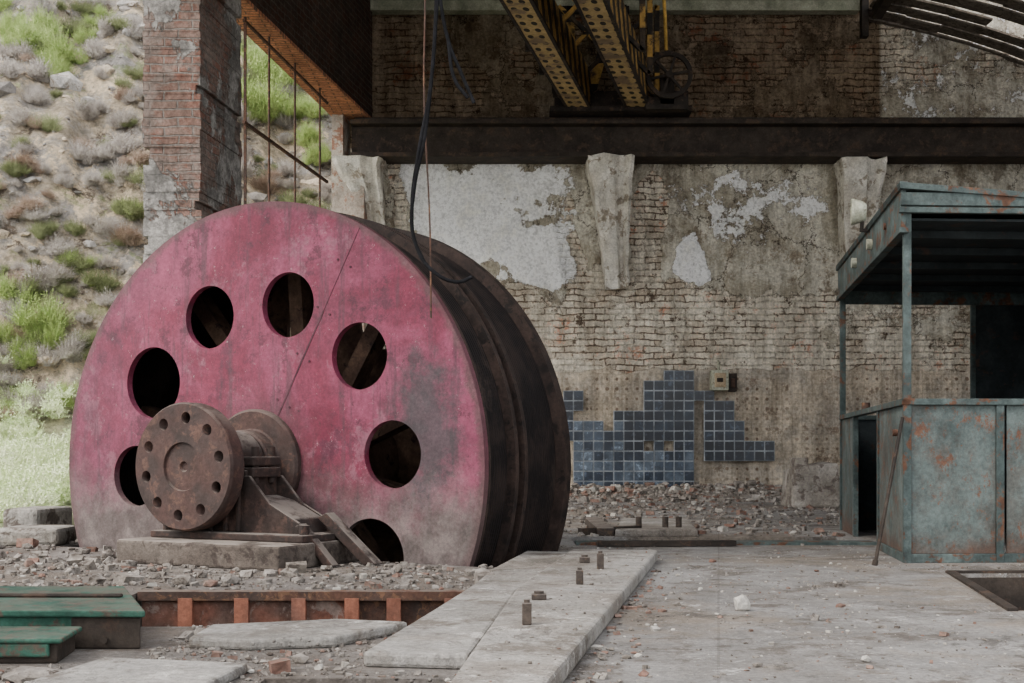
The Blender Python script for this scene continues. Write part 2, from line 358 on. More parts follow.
M_conc2=grunge('corbel_concrete',(.54,.50,.43),(.72,.69,.62),(.30,.255,.20),2.2,.56,.9,bstr=.8,bdist=.04,dirt=.5)
def corbel(name,edges,d0=.50,seed=1):
    c=B(); rings=[]; n=34; k=18
    pys=[e[0] for e in edges]
    for i in range(n+1):
        py=pys[0]+(pys[-1]-pys[0])*i/n
        for a in range(len(edges)-1):
            if edges[a][0]<=py<=edges[a+1][0]+1e-6:
                t=(py-edges[a][0])/(edges[a+1][0]-edges[a][0]); l=edges[a][1]+(edges[a+1][1]-edges[a][1])*t; r=edges[a][2]+(edges[a+1][2]-edges[a][2])*t; break
        T=i/n; z=wz(py); x0,x1=wx(l)*.985,wx(r)*.985; dep=d0*(1-.72*T)+.05
        ring=[]
        for j in range(k):
            s=j/(k-1)
            if s<.25: p=Vector((x0, 19.15-dep*s/.25, z))
            elif s<.75: p=Vector((x0+(x1-x0)*(s-.25)/.5, 19.15-dep+.12*math.exp(-((s-.62)/.05)**2), z))
            else: p=Vector((x1, 19.15-dep*(1-s)/.25, z))
            nn=noise.fractal(Vector((p.x*4+seed,p.y*4,p.z*3)),1,2,4)
            p.x+=.025*nn
            if .1<s<.9: p.y-=.04*nn
            if i in(0,n): p.z+=.05*nn
            ring.append(p)
        rings.append(ring)
    vs=[v for r in rings for v in r]
    fs=[(i*k+j,i*k+j+1,(i+1)*k+j+1,(i+1)*k+j) for i in range(n) for j in range(k-1)]
    fs+=[tuple(range(k)),tuple(range((n+1)*k-1,n*k-1,-1))]+[(i*k+k-1,i*k,(i+1)*k,(i+1)*k+k-1) for i in range(n)]
    c._add(vs,fs,0); c.done(name,[M_conc2])
corbel('wall_corbel',[(166,586,632),(176,587,632),(187,591,630),(230,598,629),(290,606,629)],.55,1)
corbel('wall_corbel.001',[(166,837,881),(187,841,879),(225,842,874),(292,846,868)],.5,5)
corbel('wall_corbel.002',[(166,335,386),(174,338,382),(200,350,384),(243,364,385)],.6,9)

# ---------------------------------------------------------------- blue tiles
tl=B()
def inside(px,py):
    if px<563 or px>772: return False
    if px<588: top=394
    elif px<615: top=416
    elif px<640: top=406
    elif px<650: top=384
    elif px<667: top=380
    elif px<698: top=371
    elif px<712: top=392
    elif px<735: top=398
    elif px<746: top=425
    else: top=437
    bot=490 if px<690 else 460
    if px<572: bot=440
    if 690<px<700 and py>400: return False
    return top<py<bot
rnd=random.Random(4)
for a in range(0,23):
    for c_ in range(0,15):
        x0=wx(563)+a*.15; z0=wz(491)+c_*.15
        px=512+(x0+.075)/.015; py=454-(z0+.075-H)/.015
        if not inside(px,py) or rnd.random()<.012: continue
        low = (py>452 and px<690) or (py>425 and px<620)
        m = rnd.choice([1,2,2] if low else [0,0,0,1])
        tl.box((x0,19.08,z0),(x0+.15,19.135,z0+.15),3)
        tl.box((x0+.010,19.070+rnd.random()*.004,z0+.010),(x0+.140,19.09,z0+.140),m)
def tilem(n,c,c2):
    return grunge(n,c,c2,tuple(q*2.2+.02 for q in c2),4,.58,.3,0,.1,.003,spec=.45,dirt=.7)
tl.done('blue_wall_tiles',[tilem('tile_navy',(.004,.007,.015),(.009,.014,.026)),tilem('tile_blue',(.010,.018,.034),(.020,.031,.052)),tilem('tile_dusty',(.042,.062,.094),(.09,.12,.16)),grunge('tile_grout',(.36,.39,.42),(.26,.28,.30))])

sb=B(); sb.box((wx(709),18.95,wz(391)),(wx(726),19.14,wz(371))); sb.box((wx(712),18.92,wz(388)),(wx(723),18.96,wz(374)),1); sb.box((wx(714),18.90,wz(383)),(wx(720),18.93,wz(379)),2)
sb.cyl((wx(717),19.05,wz(371)),(wx(717),19.1,wz(361)),.02)
sb.done('wall_switch_box',[M_cream,grunge('switch_cover',(.40,.30,.19),(.45,.36,.24)),M_dark],.01)
sb=B(); sb.box((wx(727),19.02,wz(392)),(wx(735),19.13,wz(374))); sb.box((wx(729),19.0,wz(388)),(wx(733),19.03,wz(379)),1)
sb.done('wall_junction_box',[M_dark,M_rust],.01)

# ---------------------------------------------------------------- left wall: piers, lintel
def ix(Y): return -4.576+.1313*Y
TH=.54
def lw(bb,y0,y1,z0,z1,m=0,th=TH,off=0,ixf=ix):
    a0,a1=ixf(y0)+off,ixf(y1)+off; b0,b1=ix(y0)-th,ix(y1)-th
    bb.hexa([(b0,y0,z0),(a0,y0,z0),(a1,y1,z0),(b1,y1,z0),(b0,y0,z1),(a0,y0,z1),(a1,y1,z1),(b1,y1,z1)],m)
def rough_pier(name,y0,y1):
    p=B(); nzr=int(5.9/.085)
    rr_=random.Random(int(y0*10))
    for i in range(nzr):
        z0=-.3+i*.085; z1=min(z0+.085,5.55)
        a=[rr_.gauss(0,.006) for _ in range(4)]
        big=[(.05 if rr_.random()<.08 else 0) for _ in range(4)]
        xa=ix(y0)-TH+a[0]+big[0]; xb=ix(y0)+a[1]-big[1]; ya=y0+a[2]+big[2]*.4; yb=y1+a[3]-big[3]*.4; dx=ix(y1)-ix(y0)
        p.hexa([(xa,ya,z0),(xb,ya,z0),(xb+dx,yb,z0),(xa+dx,yb,z0),(xa,ya,z1),(xb,ya,z1),(xb+dx,yb,z1),(xa+dx,yb,z1)])
    return p.done(name,[M_brickL])
rough_pier('brick_pillar',12.2,13.35); rough_pier('brick_pillar.001',2.2,3.4)
ixl=lambda y: -2.055-(19.2-y)*.165
p=B(); lw(p,2.2,19.05,5.6,7.6,0,ixf=ixl); lw(p,2.2,19.05,5.555,5.6,1,ixf=ixl)
p.done('wall_left',[M_brickU,M_brickO])
p=B(); lw(p,18.66,19.05,-.3,4.92,0,.50,-.03); lw(p,18.66,19.05,4.92,5.55,0,.50,-.34); p.done('wall_pilaster_corner',[M_plcol])
p=B(); lw(p,13.4,18.6,-.3,.35,0,.4); p.done('wall_left_sill',[M_conc])
p=B()
for px in (267,293,318):
    Y=(4.9*1280)/(680-px)
    p.cyl((ix(Y)-.3,Y,.3),(ix(Y)-.3,Y,5.55),.014,8)
def pt(Y,z): return (ix(Y)-.3,Y,z)
p.bar(pt(14.3,4.31),pt(17.7,4.36),.03,.035)
p.bar(pt(14.3,5.45),pt(17.7,5.45),.025,.03)
p.bar(pt(14.3,3.2),pt(17.7,3.2),.025,.03)
p.bar(pt(14.35,.3),pt(14.35,5.5),.03,.03)
p.done('window_bars_left',[M_rust])

# ---------------------------------------------------------------- roof
p=B()
p.box((-5.2,6.0,7.62),(5.3,19.8,7.75))
for i in range(6):
    y=8+i*2.1; p.box((-3.4,y,7.40),(5.3,y+.14,7.62),1)
p.done('ceiling',[grunge('roof_boards',(.08,.065,.05),(.12,.10,.075)),M_dark])
p=B(); p.box((-2.2,18.95,7.17),(5.15,19.14,7.32)); p.done('trim_wall_top',[grunge('green_grey_trim',(.24,.25,.18),(.34,.34,.26))])
p=B(); rr_=random.Random(11)
y=19.35
while y>7:
    w=rr_.uniform(.20,.34)
    gap=rr_.choice([.006,.010,.015,.05,.012])
    zl=7.10+ (19.3-y)*.10; zr=5.55+(19.3-y)*.16
    n=8; xs=[5.25+4.3*i/n for i in range(n+1)]
    for i in range(n):
        if rr_.random()<.03: continue
        t0=i/n;t1=(i+1)/n; jz=rr_.uniform(-.015,.015)
        z0=zl+(zr-zl)*t0+.20*math.sin(t0*3.14)+jz; z1=zl+(zr-zl)*t1+.20*math.sin(t1*3.14)+jz
        p.hexa([(xs[i],y-w,z0),(xs[i+1],y-w,z1),(xs[i+1],y,z1),(xs[i],y,z0),(xs[i],y-w,z0+.03),(xs[i+1],y-w,z1+.03),(xs[i+1],y,z1+.03),(xs[i],y,z0+.03)])
    y-=w+gap
p.bar((5.2,18.9,6.75),(5.2,18.9,7.6),.1,.14,1,(0,1,0))
p.bar((5.3,18.6,7.0),(5.3,9,8.1),.14,.16,1)
p.done('ceiling_plank_slope',[grunge('weathered_planks',(.10,.082,.068),(.145,.122,.10),(.055,.043,.034),6,.55),M_dark])
p=B(); p.box((9.3,6,-.3),(9.7,19.8,5.6)); p.done('wall_right',[M_brickU])

# ---------------------------------------------------------------- floor with pits
beta=math.radians(28.7); C=Vector((-1.505,7.6,.53))
MD=Matrix.Translation(C) @ Matrix.Rotation(-beta,4,'Z')
fb=B()
fb.prism([(-4.4,.3),(-3.0,12.2),(-2.05,19.10),(9.25,19.10),(9.25,.3)],-1.6,0)
floor=fb.done('floor',[M_floor])
def cut(lo,hi,M=None):
    c=B(M); c.box(lo,hi); boolean(floor,c.done('cut',[]))
cut((-1.64,-.07,-1.95),(1.64,1.14,.5),MD)
cut((-1.62,4.45,-.6),(-.15,5.57,.5))
cut((.42,8.55,-.35),(2.35,9.25,.5))
c=B(); c.prism([(1.92,4.90),(3.4,5.0),(3.7,6.50),(2.22,6.42)],-1.5,.5); boolean(floor,c.done('cut',[]))
cut((-.66,2.5,-.10),(-.17,3.42,.5))
p=B(); p.prism([(2.19,6.42),(3.7,6.50),(3.7,6.55),(2.19,6.47)],-.02,.012); p.prism([(1.89,4.88),(1.93,4.88),(2.23,6.44),(2.19,6.46)],-.02,.012)
p.prism([(2.22,6.40),(3.7,6.48),(3.7,6.50),(2.22,6.43)],-1.45,-.02)
p.done('pit_frame',[M_dark])
p=B()
p.prism([(-.20,2.4),(-.03,2.4),(.82,7.2),(.34,7.28),(.02,5.2)],0,.06)
p.prism([(-.42,3.60),(-.12,3.55),(.02,5.2),(.335,7.28),(.08,7.35),(-.10,6.2),(-.16,5.5),(-.28,4.6)],0,.045)
p.done('concrete_slab',[M_slab],.012)
p=B(); p.prism([(-1.25,3.05),(-.78,3.0),(-.72,3.5),(-1.15,3.6)],0,.03); p.prism([(-1.0,3.95),(-.80,3.9),(-.55,3.96),(-.35,4.32),(-.60,4.40),(-1.0,4.25)],0,.035)
p.done('broken_slab',[M_slab],.01)
p=B(); p.prism([(-1.05,2.6),(-.72,2.55),(-.70,2.85),(-.95,2.9)],0,.04); p.prism([(-.60,3.02),(-.20,2.98),(-.18,3.12),(-.62,3.16)],-.02,.03); p.done('broken_slab.001',[M_slab],.01)

p=B(); x=-1.6; rr_=random.Random(5)
while x<-.28:
    w=rr_.uniform(.17,.26); p.box((x,5.535,-.58),(x+w-.01,5.565,-.035),rr_.choice([0,0,0,2]))
    p.box((x+w-.06,5.49,-.58),(x+w-.0,5.54,-.02),1); x+=w
p.box((-1.61,5.50,-.03),(-.16,5.58,.008),2)
p.done('trench_lining',[M_orust,grunge('bright_rust',(.27,.105,.065),(.18,.085,.06)),M_rust])

p=B(); p.box((.42,8.46,-.12),(2.4,8.56,.015)); p.box((.42,8.40,.0),(2.4,8.60,.02)); p.done('floor_channel_beam',[M_teal])
p=B(); p.prism([(.75,9.3),(1.35,9.3),(1.5,11),(.95,11)],.0,.05); p.box((.62,9.35,.0),(.75,10.9,.06),1)
for xx in (.95,1.15,1.25): p.cyl((xx,9.6,.05),(xx,9.6,.13),.025,8,1)
p.done('duct_cover_plate',[M_slab,M_bolt],.008)
p=B(); p.bar((.55,8.25,.022),(1.45,8.32,.022),.07,.035); p.bar((.50,9.38,.03),(.95,9.55,.04),.08,.05); p.done('loose_planks',[M_dark])

def bolt(name,x,y,h,w=.04,z=.06):
    p=B(); p.box((x-w/2,y-w/2,z),(x+w/2,y+w/2,z+h)); p.cyl((x,y,z+h),(x,y,z+h+.01),w*.35,8)
    p.done(name,[M_bolt],.004)
bolt('anchor_bolt',.047,4.05,.07,.030); bolt('anchor_bolt.001',.28,5.3,.060,.030); bolt('anchor_bolt.002',.414,6.0,.075,.032); bolt('anchor_bolt.003',.36,6.35,.03,.05); bolt('anchor_bolt.004',.10,4.75,.022,.055)

# ---------------------------------------------------------------- winding drum
drum=bpy.data.objects.new('winding_drum',None); COL.objects.link(drum); drum.matrix_world=MD
R=1.56
def disc(name,y0,y1,r,mats):
    c=B(); c.cyl((0,y0,0),(0,y1,0),r,192); d=c.done(name,mats)
    c=B()
    for k in range(10):
        a=math.radians(4+36*k); hr=.222 if k in (4,9) else .190
        c.cyl((math.cos(a)*.97,y0-.1,math.sin(a)*.97),(math.cos(a)*.97,y1+.1,math.sin(a)*.97),hr,48)
    boolean(d,c.done('cut',[]))
    for pl in d.data.polygons: pl.use_smooth=False
    d.parent=drum; return d
disc('front_disc',-.02,.025,R,[M_face])
disc('rear_disc',.96,.99,1.46,[M_inner])
prof=[(.026,R),(.05,R),(.05,1.51),(.32,1.51),(.32,1.565),(.36,1.565),(.36,1.46),(.43,1.46),(.43,1.565),(.47,1.565),(.47,1.50),(.94,1.50),(.94,1.565),(1.02,1.565),(1.02,1.43),(.026,1.43)]
c=B(); c.lathe(prof,160,0,True,lambda a: 1 if a in (0,3,4,5,7,8,9,11,12,13) else 0)
c.done('drum_shell',[M_tread,M_rim],parent=drum)
c=B()
c.cyl((0,.03,0),(0,.96,0),.36,48)
for k in range(10):
    a=math.radians(22+36*k); ca,sa=math.cos(a),math.sin(a)
    c.bar((ca*.36,.06,sa*.36),(ca*1.44,.06,sa*1.44),.06,.05,0,(0,1,0))
    c.bar((ca*.36,.5,sa*.36),(ca*1.44,.5,sa*1.44),.10,.12,0,(0,1,0))
c.done('hub_and_spokes',[M_inner],parent=drum)
c=B(); a=math.radians(61); ca,sa=math.cos(a),math.sin(a)
c.bar((ca*.30,-.020,sa*.30),(ca*1.02,-.020,sa*1.02),.010,.004,0,(0,1,0))
c.bar((ca*1.02,-.020,sa*1.02),(ca*1.54,-.020,sa*1.54),.004,.003,0,(0,1,0))
c.bar((-ca*.26,-.020,-sa*.26),(-ca*1.54,-.020,-sa*1.54),.005,.004,0,(0,1,0))
for k in range(4):
    r_=.42+k*.3
    for s_ in (1,-1):
        c.cyl((ca*r_-sa*.05*s_,-.024,sa*r_+ca*.05*s_),(ca*r_-sa*.05*s_,-.018,sa*r_+ca*.05*s_),.007,8)
c.done('face_joint',[grunge('joint_dark',(.06,.02,.03),(.085,.035,.045))],parent=drum)
c=B()
c.cyl((0,.02,0),(0,-.60,0),.135,48)
c.lathe([(-.02,.0),(-.02,.335),(-.05,.335),(-.065,.32),(-.065,.22),(-.075,.21),(-.16,.21),(-.17,.20),(-.17,.0)],64,0,False)
c.lathe([(-.49,.0),(-.49,.19),(-.535,.19),(-.535,.0)],48,0,False)
c.done('shaft',[M_ironf],parent=drum)
c=B(); c.lathe([(-.53,.0),(-.53,.345),(-.545,.355),(-.63,.355),(-.645,.345),(-.645,.135),(-.63,.13),(-.63,.03),(-.615,.02),(-.615,.0)],96,0,False)
fl=c.done('coupling_flange',[M_ironf])
bm=bmesh.new(); bm.from_mesh(fl.data); bmesh.ops.remove_doubles(bm,verts=bm.verts,dist=.0005); bmesh.ops.recalc_face_normals(bm,faces=bm.faces); bm.to_mesh(fl.data); bm.free()
c=B()
for k in range(10):
    a=math.radians(12+36*k); c.cyl((math.cos(a)*.270,-.72,math.sin(a)*.270),(math.cos(a)*.270,-.56,math.sin(a)*.270),.033,20)
boolean(fl,c.done('cut',[])); fl.parent=drum
c=B()
c.cyl((0,-.19,0),(0,-.47,0),.205,40)
c.box((-.25,-.47,-.36),(.30,-.19,-.02)); c.box((-.28,-.45,-.06),(.34,-.21,-.005)); c.box((-.28,-.45,.005),(.34,-.21,.055))
for sx in (-.25,.31):
    for y_ in (-.40,-.26): c.cyl((sx,y_,-.09),(sx,y_,.11),.024,6)
c.xprism([(.30,-.16),(.43,-.19),(.62,-.28),(.66,-.37),(.30,-.37)],-.45,-.20)
for ya in (-.475,-.20): c.xprism([(.29,-.05),(.33,-.05),(.47,-.20),(.67,-.30),(.71,-.37),(.29,-.37)],ya,ya+.025)
for xx in (-.16,-.05,.06,.17,.26): c.box((xx-.014,-.492,-.36),(xx+.014,-.47,-.05))
c.box((-.30,-.58,-.40),(.78,-.12,-.36))
c.cyl((.0,-.33,.19),(.0,-.33,.27),.035,12)
for sx in (-.24,.73):
    for y_ in (-.5,-.2): c.cyl((sx,y_,-.36),(sx,y_,-.31),.03,6)
c.xprism([(.66,-.28),(.72,-.25),(1.05,-.52),(.97,-.53)],-.30,-.22)
c.xprism([(.66,-.32),(.70,-.30),(.92,-.52),(.86,-.53)],-.50,-.44)
c.done('bearing_housing',[M_iron],.008,parent=drum)
c=B(MD); c.box((-.34,-.80,-.53),(.80,-.10,-.40))
c.done('bearing_plinth',[M_plin],.015)

# ---------------------------------------------------------------- green machine frame bottom left
p=B()
p.prism([(-2.0,3.95),(-1.14,3.93),(-1.42,4.62),(-2.1,4.62)],0,.10,1); p.prism([(-2.03,3.93),(-1.12,3.91),(-1.405,4.64),(-2.13,4.64)],.10,.122,0)
p.box((-2.0,3.935,.055),(-1.16,3.95,.10),0)
p.prism([(-2.1,3.66),(-1.30,3.66),(-1.33,3.90),(-2.1,3.90)],0,.06,1); p.prism([(-2.12,3.64),(-1.28,3.64),(-1.31,3.905),(-2.1,3.905)],.06,.075,0)
p.box((-2.1,3.645,.02),(-1.32,3.66,.06),0)
p.bar((-1.95,4.28,.128),(-1.30,4.27,.128),.03,.012,1)
for i in range(5): p.cyl((-1.85+i*.15,3.945,.03),(-1.85+i*.15,3.915,.03),.012,6,1)
p.done('green_machine_base',[M_green,M_dark],.006)

p=B(); p.prism([(-3.55,8.9),(-3.3,8.9),(-3.2,9.35),(-3.5,9.4)],0,.22); p.box((-3.35,8.3,0),(-2.95,8.7,.12)); p.done('concrete_block',[M_conc],.03)
p=B(); x0=(793-512)/F*14.2
p.hexa([(x0,14.2,0),(x0+.54,14.2,0),(x0+.54,14.9,0),(x0,14.9,0),(x0+.02,14.22,.47),(x0+.52,14.24,.50),(x0+.50,14.85,.52),(x0+.03,14.85,.42)])
p.box((x0+.05,14.3,.45),(x0+.2,14.6,.56)); p.done('concrete_block.001',[M_bank],.03)

# ---------------------------------------------------------------- control cabin
e1=Vector((1,.06,0)); e2=Vector((.141,.99,0))
MC=Matrix(((e1.x,e2.x,0,2.175),(e1.y,e2.y,0,7.05),(0,0,1,0),(0,0,0,1)))
L=3.08; W=2.0
c=B(MC)
pw=.045
for (a,b_) in ((0,0),(W,0),(0,L),(W,L)): c.box((a-pw/2,b_-pw/2,0),(a+pw/2,b_+pw/2,1.95),0)
c.box((-.03,-.03,.87),(W,.03,.905),0); c.box((-.03,-.03,.87),(.03,L,.905),0); c.box((0,L-.03,.87),(W,L+.03,.905),0)
c.box((-.02,-.02,0),(W,.02,.05),0); c.box((-.02,-.02,0),(.02,.95,.05),0)
c.box((.02,-.008,.05),(.50,.008,.87),2); c.box((.56,-.008,.05),(1.2,.008,.87),2); c.box((1.2,-.008,.05),(W,.008,.87),2)
c.box((.50,-.025,0),(.545,.02,.87),0); c.box((1.18,-.025,0),(1.22,.02,.87),0)
c.box((-.008,.02,.05),(.008,1.0,.87),2); c.box((-.02,1.0,0),(.02,1.05,.87),0)
c.box((-.02,2.25,0),(.02,2.3,.87),0); c.box((-.008,2.3,.0),(.008,L,.87),2)
c.cyl((-.02,.2,.72),(-.05,.2,.72),.02,12,3); c.cyl((-.0,1.7,.95),(-.0,1.7,.9),.03,12,3)
c.box((.0,L-.01,.0),(W,L+.01,.87),4); c.box((W-.01,0,0),(W+.01,L,1.9),4)
c.box((1.05,L-.012,.87),(W,L+.012,1.9),4)
c.box((1.03,L-.02,.87),(1.07,L+.02,1.9),0)
c.box((.25,1.2,0),(.75,2.6,.80),4); c.box((1.2,1.0,0),(1.9,2.4,.95),4)
c.box((-.04,-.06,1.96),(W+.05,-.03,2.03),0)
c.box((-.035,-.03,1.83),(-.01,L+.03,2.06),0)
c.box((-.05,-.06,1.81),(-.0,L+.03,1.84),0); c.box((-.05,-.06,2.05),(.0,L+.03,2.09),0)
c.box((-.05,-.06,1.92),(W+.05,-.02,1.95),0)
c.hexa([(-.05,-.07,2.05),(W+.05,-.07,1.92),(W+.05,L+.05,1.92),(-.05,L+.05,2.05),(-.05,-.07,2.085),(W+.05,-.07,1.95),(W+.05,L+.05,1.95),(-.05,L+.05,2.085)],0)
c.box((-.03,-.04,1.93),(W,-.025,2.03),2)
c.box((0,0,1.885),(W,L,1.90),4)
for i in range(5): c.box((0,.3+i*.6,1.84),(W,.34+i*.6,1.885),4)
c.box((0,L-.03,1.78),(W,L,1.9),0)
c.cyl((-.036,1.15,1.94),(-.07,1.15,1.94),.035,16,5); c.cyl((-.036,1.95,1.94),(-.07,1.95,1.94),.035,16,5)
c.cyl((-.036,.55,1.95),(-.05,.55,1.95),.02,12,3)
g=NT('rust_stained_panel'); x,y,z=g.sep()
cc=g.mix(g.ramp(g.noise(2.2,9,.75),.40,.60),(.055,.074,.072),(.11,.138,.132))
sv_=g.comb(g.math('MULTIPLY',x,1.0),y,g.math('MULTIPLY',z,.7))
cc=g.mix(g.math('MULTIPLY',g.ramp(g.noise(2.0,9,.8,vec=sv_),.48,.60),.5),cc,(.075,.056,.045))
cc=g.mix(g.math('MULTIPLY',g.ramp(g.noise(7,11,.88,vec=sv_),.545,.575),.9),cc,(.135,.058,.032))
cc=g.mix(g.math('MULTIPLY',g.ramp(g.noise(20,8,.85),.60,.64),.9),cc,(.17,.07,.035))
cc=g.mix(g.math('MULTIPLY',g.ramp(g.math('ADD',z,g.math('MULTIPLY',g.noise(6,6),.5)),.48,.25),.8),cc,(.095,.05,.034))
cc=g.grain(cc,8,.5,.45,1.35,8); cc=g.grain(cc,50,.4,.4,1.5)
g.bump(g.noise(9,6),.3,.01); M_panel=g.out(cc,.78,.0)
c.done('control_cabin',[M_teal,M_teal,M_panel,M_rust,M_teald,M_cream],.003)
cx,cy,cz=2.245,8.3,2.17
c=B(Matrix.Translation((cx,cy,cz)) @ Matrix.Rotation(math.radians(78),4,'Z'))
c.lathe([(-.05,0.001),(-.05,.05),(-.03,.065),(.03,.085),(.045,.085),(.045,.075),(.0,.05),(-.02,.001)],32,0,False)
c.M=None
c.cyl((cx+.02,cy,cz-.13),(cx+.03,cy,cz),.012,8,1); c.bar((cx+.02,cy,cz-.12),(cx+.09,cy,cz-.12),.03,.02,1)
c.done('alarm_bell',[M_cream,M_dark])
c=B(); c.cyl((1.95,6.88,0),(2.13,6.98,.80),.010,8); c.cyl((1.95,6.88,0),(1.955,6.882,.03),.016,8); c.done('leaning_rod',[M_dark])

# ---------------------------------------------------------------- overhead crane bridge
c=B()
def girder(xa,ya,xb,yb,z,w=.34):
    c.bar((xa,ya,z),(xb,yb,z),w,.03,1)
    d=Vector((xb-xa,yb-ya,0)).normalized(); n=Vector((d.y,-d.x,0))
    for s_ in (-1,1):
        o_=n*s_*(w/2)
        c.bar((xa+o_.x,ya+o_.y,z+.25),(xb+o_.x,yb+o_.y,z+.25),.02,.5,0)
        c.bar((xa+o_.x,ya+o_.y,z-.005),(xb+o_.x,yb+o_.y,z-.005),.04,.035,2)
girder(1.0,18.7,-1.02,9,5.62,.32); girder(1.86,18.7,-.26,9,5.62,.32)
for y_,h_ in ((18.3,1.3),(17.2,1.4),(16.2,1.4)):
    xa=.55+(y_-18.7)*.2+.45
    c.bar((xa-.3,y_,5.7),(xa-.3,y_,5.7+h_),.07,.07,2); c.bar((xa+1.15,y_,5.7),(xa+1.15,y_,5.7+h_),.07,.07,0)
    c.bar((xa-.25,y_,5.7),(xa+1.15,y_,5.7+h_),.05,.07,0,(0,1,0)); c.bar((xa+1.15,y_,5.7),(xa-.25,y_,5.7+h_),.05,.07,0,(0,1,0))
c.box((.55,18.45,5.55),(2.6,18.9,5.62),2); c.box((.62,18.5,5.60),(2.55,18.85,5.85),2)
c.cyl((2.3,18.35,5.66),(2.3,18.45,5.66),.11,24,2)
c.bar((.64,18.6,5.85),(.64,18.6,7.1),.10,.12,2); c.bar((.85,18.6,5.85),(.85,18.6,7.1),.08,.12,0); c.bar((1.75,18.6,5.85),(1.6,18.6,7.1),.14,.12,0); c.bar((1.15,18.6,5.85),(1.5,18.6,7.1),.14,.08,0,(0,1,0))
c.bar((.64,18.6,7.05),(1.7,18.6,7.05),.08,.10,2)
c.done('overhead_crane_bridge',[M_haz,M_perf,M_blk2])
c=B(Matrix.Translation((wx(667)*.95,18.0,H+379/F*18.0)))
c.lathe([(-.03,.27),(.03,.27),(.03,.33),(-.03,.33)],40)
c.cyl((0,-.05,0),(0,.3,0),.05,16)
for k in range(6):
    a=k*math.pi/3+.2; c.bar((0,0,0),(math.cos(a)*.29,0,math.sin(a)*.29),.035,.03,0,(0,1,0))
c.box((-.3,.2,-.42),(.3,.4,-.25)); c.box((-.1,.2,-.35),(.1,.4,.05))
c.done('chain_wheel',[M_dark])
def rope(name,pts,r,m):
    cu=bpy.data.curves.new(name,'CURVE'); cu.dimensions='3D'; cu.bevel_depth=r; cu.bevel_resolution=3; cu.resolution_u=8
    for pp in pts:
        sp=cu.splines.new('BEZIER'); sp.bezier_points.add(len(pp)-1)
        for i,q in enumerate(pp):
            bp=sp.bezier_points[i]; bp.co=q; bp.handle_left_type=bp.handle_right_type='AUTO'
    o=bpy.data.objects.new(name,cu); COL.objects.link(o); cu.materials.append(m); return o
rope('yellow_hook_rope',[[(2.05,17.7,7.4),(2.10,17.7,6.9),(2.14,17.75,6.2)]],.025,grunge('yellow_rope',(.7,.42,.10),(.55,.34,.08)))
Yc=6.2
def cp(px,py,Y=Yc): return ((px-512)/F*Y,Y,H+(454-py)/F*Y)
rope('hanging_cable',[[cp(446,-300),cp(440,-40),cp(436,20),cp(430,90),cp(419,150),cp(412,205),cp(416,245,6.15),cp(434,272,6.1),cp(458,282,6.1),cp(472,277,6.1)],
  [cp(440,-300),cp(437,-30),cp(433,60),cp(424,140),cp(414,190),cp(413,235),cp(424,262)],
  [cp(436,-300),cp(438,-30),cp(448,40),cp(462,75),cp(474,103)],[cp(448,40),cp(455,80),cp(468,98)]],.009,M_black)
rope('thin_wire',[[cp(420,-300,6.3),cp(425,0,6.3),cp(424,90,6.3),cp(430,230,6.3),cp(431,308,6.3)],[cp(431,308,6.3),cp(431.3,318,6.3)],[cp(430.7,308,6.3),cp(431,318,6.3)]],.0045,M_rust)
c=B(); c.box((-3.9,6.1,4.30),(2,6.32,4.36)); c.box((-3.9,6.1,4.12),(2,6.32,4.16)); c.box((-3.9,6.19,4.1),(2,6.23,4.36))
c.box((-3.95,6.1,4.0),(-3.75,6.32,5.55)); c.done('steel_tie_beam',[M_dark])

# ---------------------------------------------------------------- rubble
def rocks(name, specs, seed, mats, pico=.5, tilt=.35):
    rr=random.Random(seed)
    ico=bmesh.new(); bmesh.ops.create_icosphere(ico,subdivisions=1,radius=1)
    iv=[v.co.copy() for v in ico.verts]; ifs=[[v.index for v in f.verts] for f in ico.faces]; ico.free()
    cv=[Vector(a) for a in [(-1,-1,-1),(1,-1,-1),(1,1,-1),(-1,1,-1),(-1,-1,1),(1,-1,1),(1,1,1),(-1,1,1)]]
    cf=[(0,3,2,1),(4,5,6,7),(0,1,5,4),(1,2,6,5),(2,3,7,6),(3,0,4,7)]
    V=[];Fc=[];Mi=[]
    for (n,x0,x1,y0,y1,s0,s1,zf,wts) in specs:
        for _ in range(n):
            x=rr.uniform(x0,x1); y=rr.uniform(y0,y1); s=s0+(s1-s0)*rr.random()**3
            z=zf(x,y,rr) if callable(zf) else zf
            if z is None: continue
            rot=Matrix.Rotation(rr.random()*6.3,3,'Z')@Matrix.Rotation(rr.gauss(0,tilt),3,'X')
            sc=Vector((s*rr.uniform(.7,1.4),s*rr.uniform(.5,1.1),s*rr.uniform(.3,.75)))
            base,ff=(iv,ifs) if rr.random()<pico else (cv,cf)
            k=len(V); V+=[Vector((x,y,z+sc.z*.6))+rot@Vector([q*t*rr.uniform(.72,1.1) for q,t in zip(v,sc)]) for v in base]
            m=rr.choices(range(len(mats)),wts)[0]
            Fc+=[tuple(k+i for i in f) for f in ff]; Mi+=[m]*len(ff)
    me=bpy.data.meshes.new(name); me.from_pydata(V,[],Fc)
    me.polygons.foreach_set('material_index',Mi)
    for m in mats: me.materials.append(m)
    o=bpy.data.objects.new(name,me); COL.objects.link(o); return o
MDi=MD.inverted()
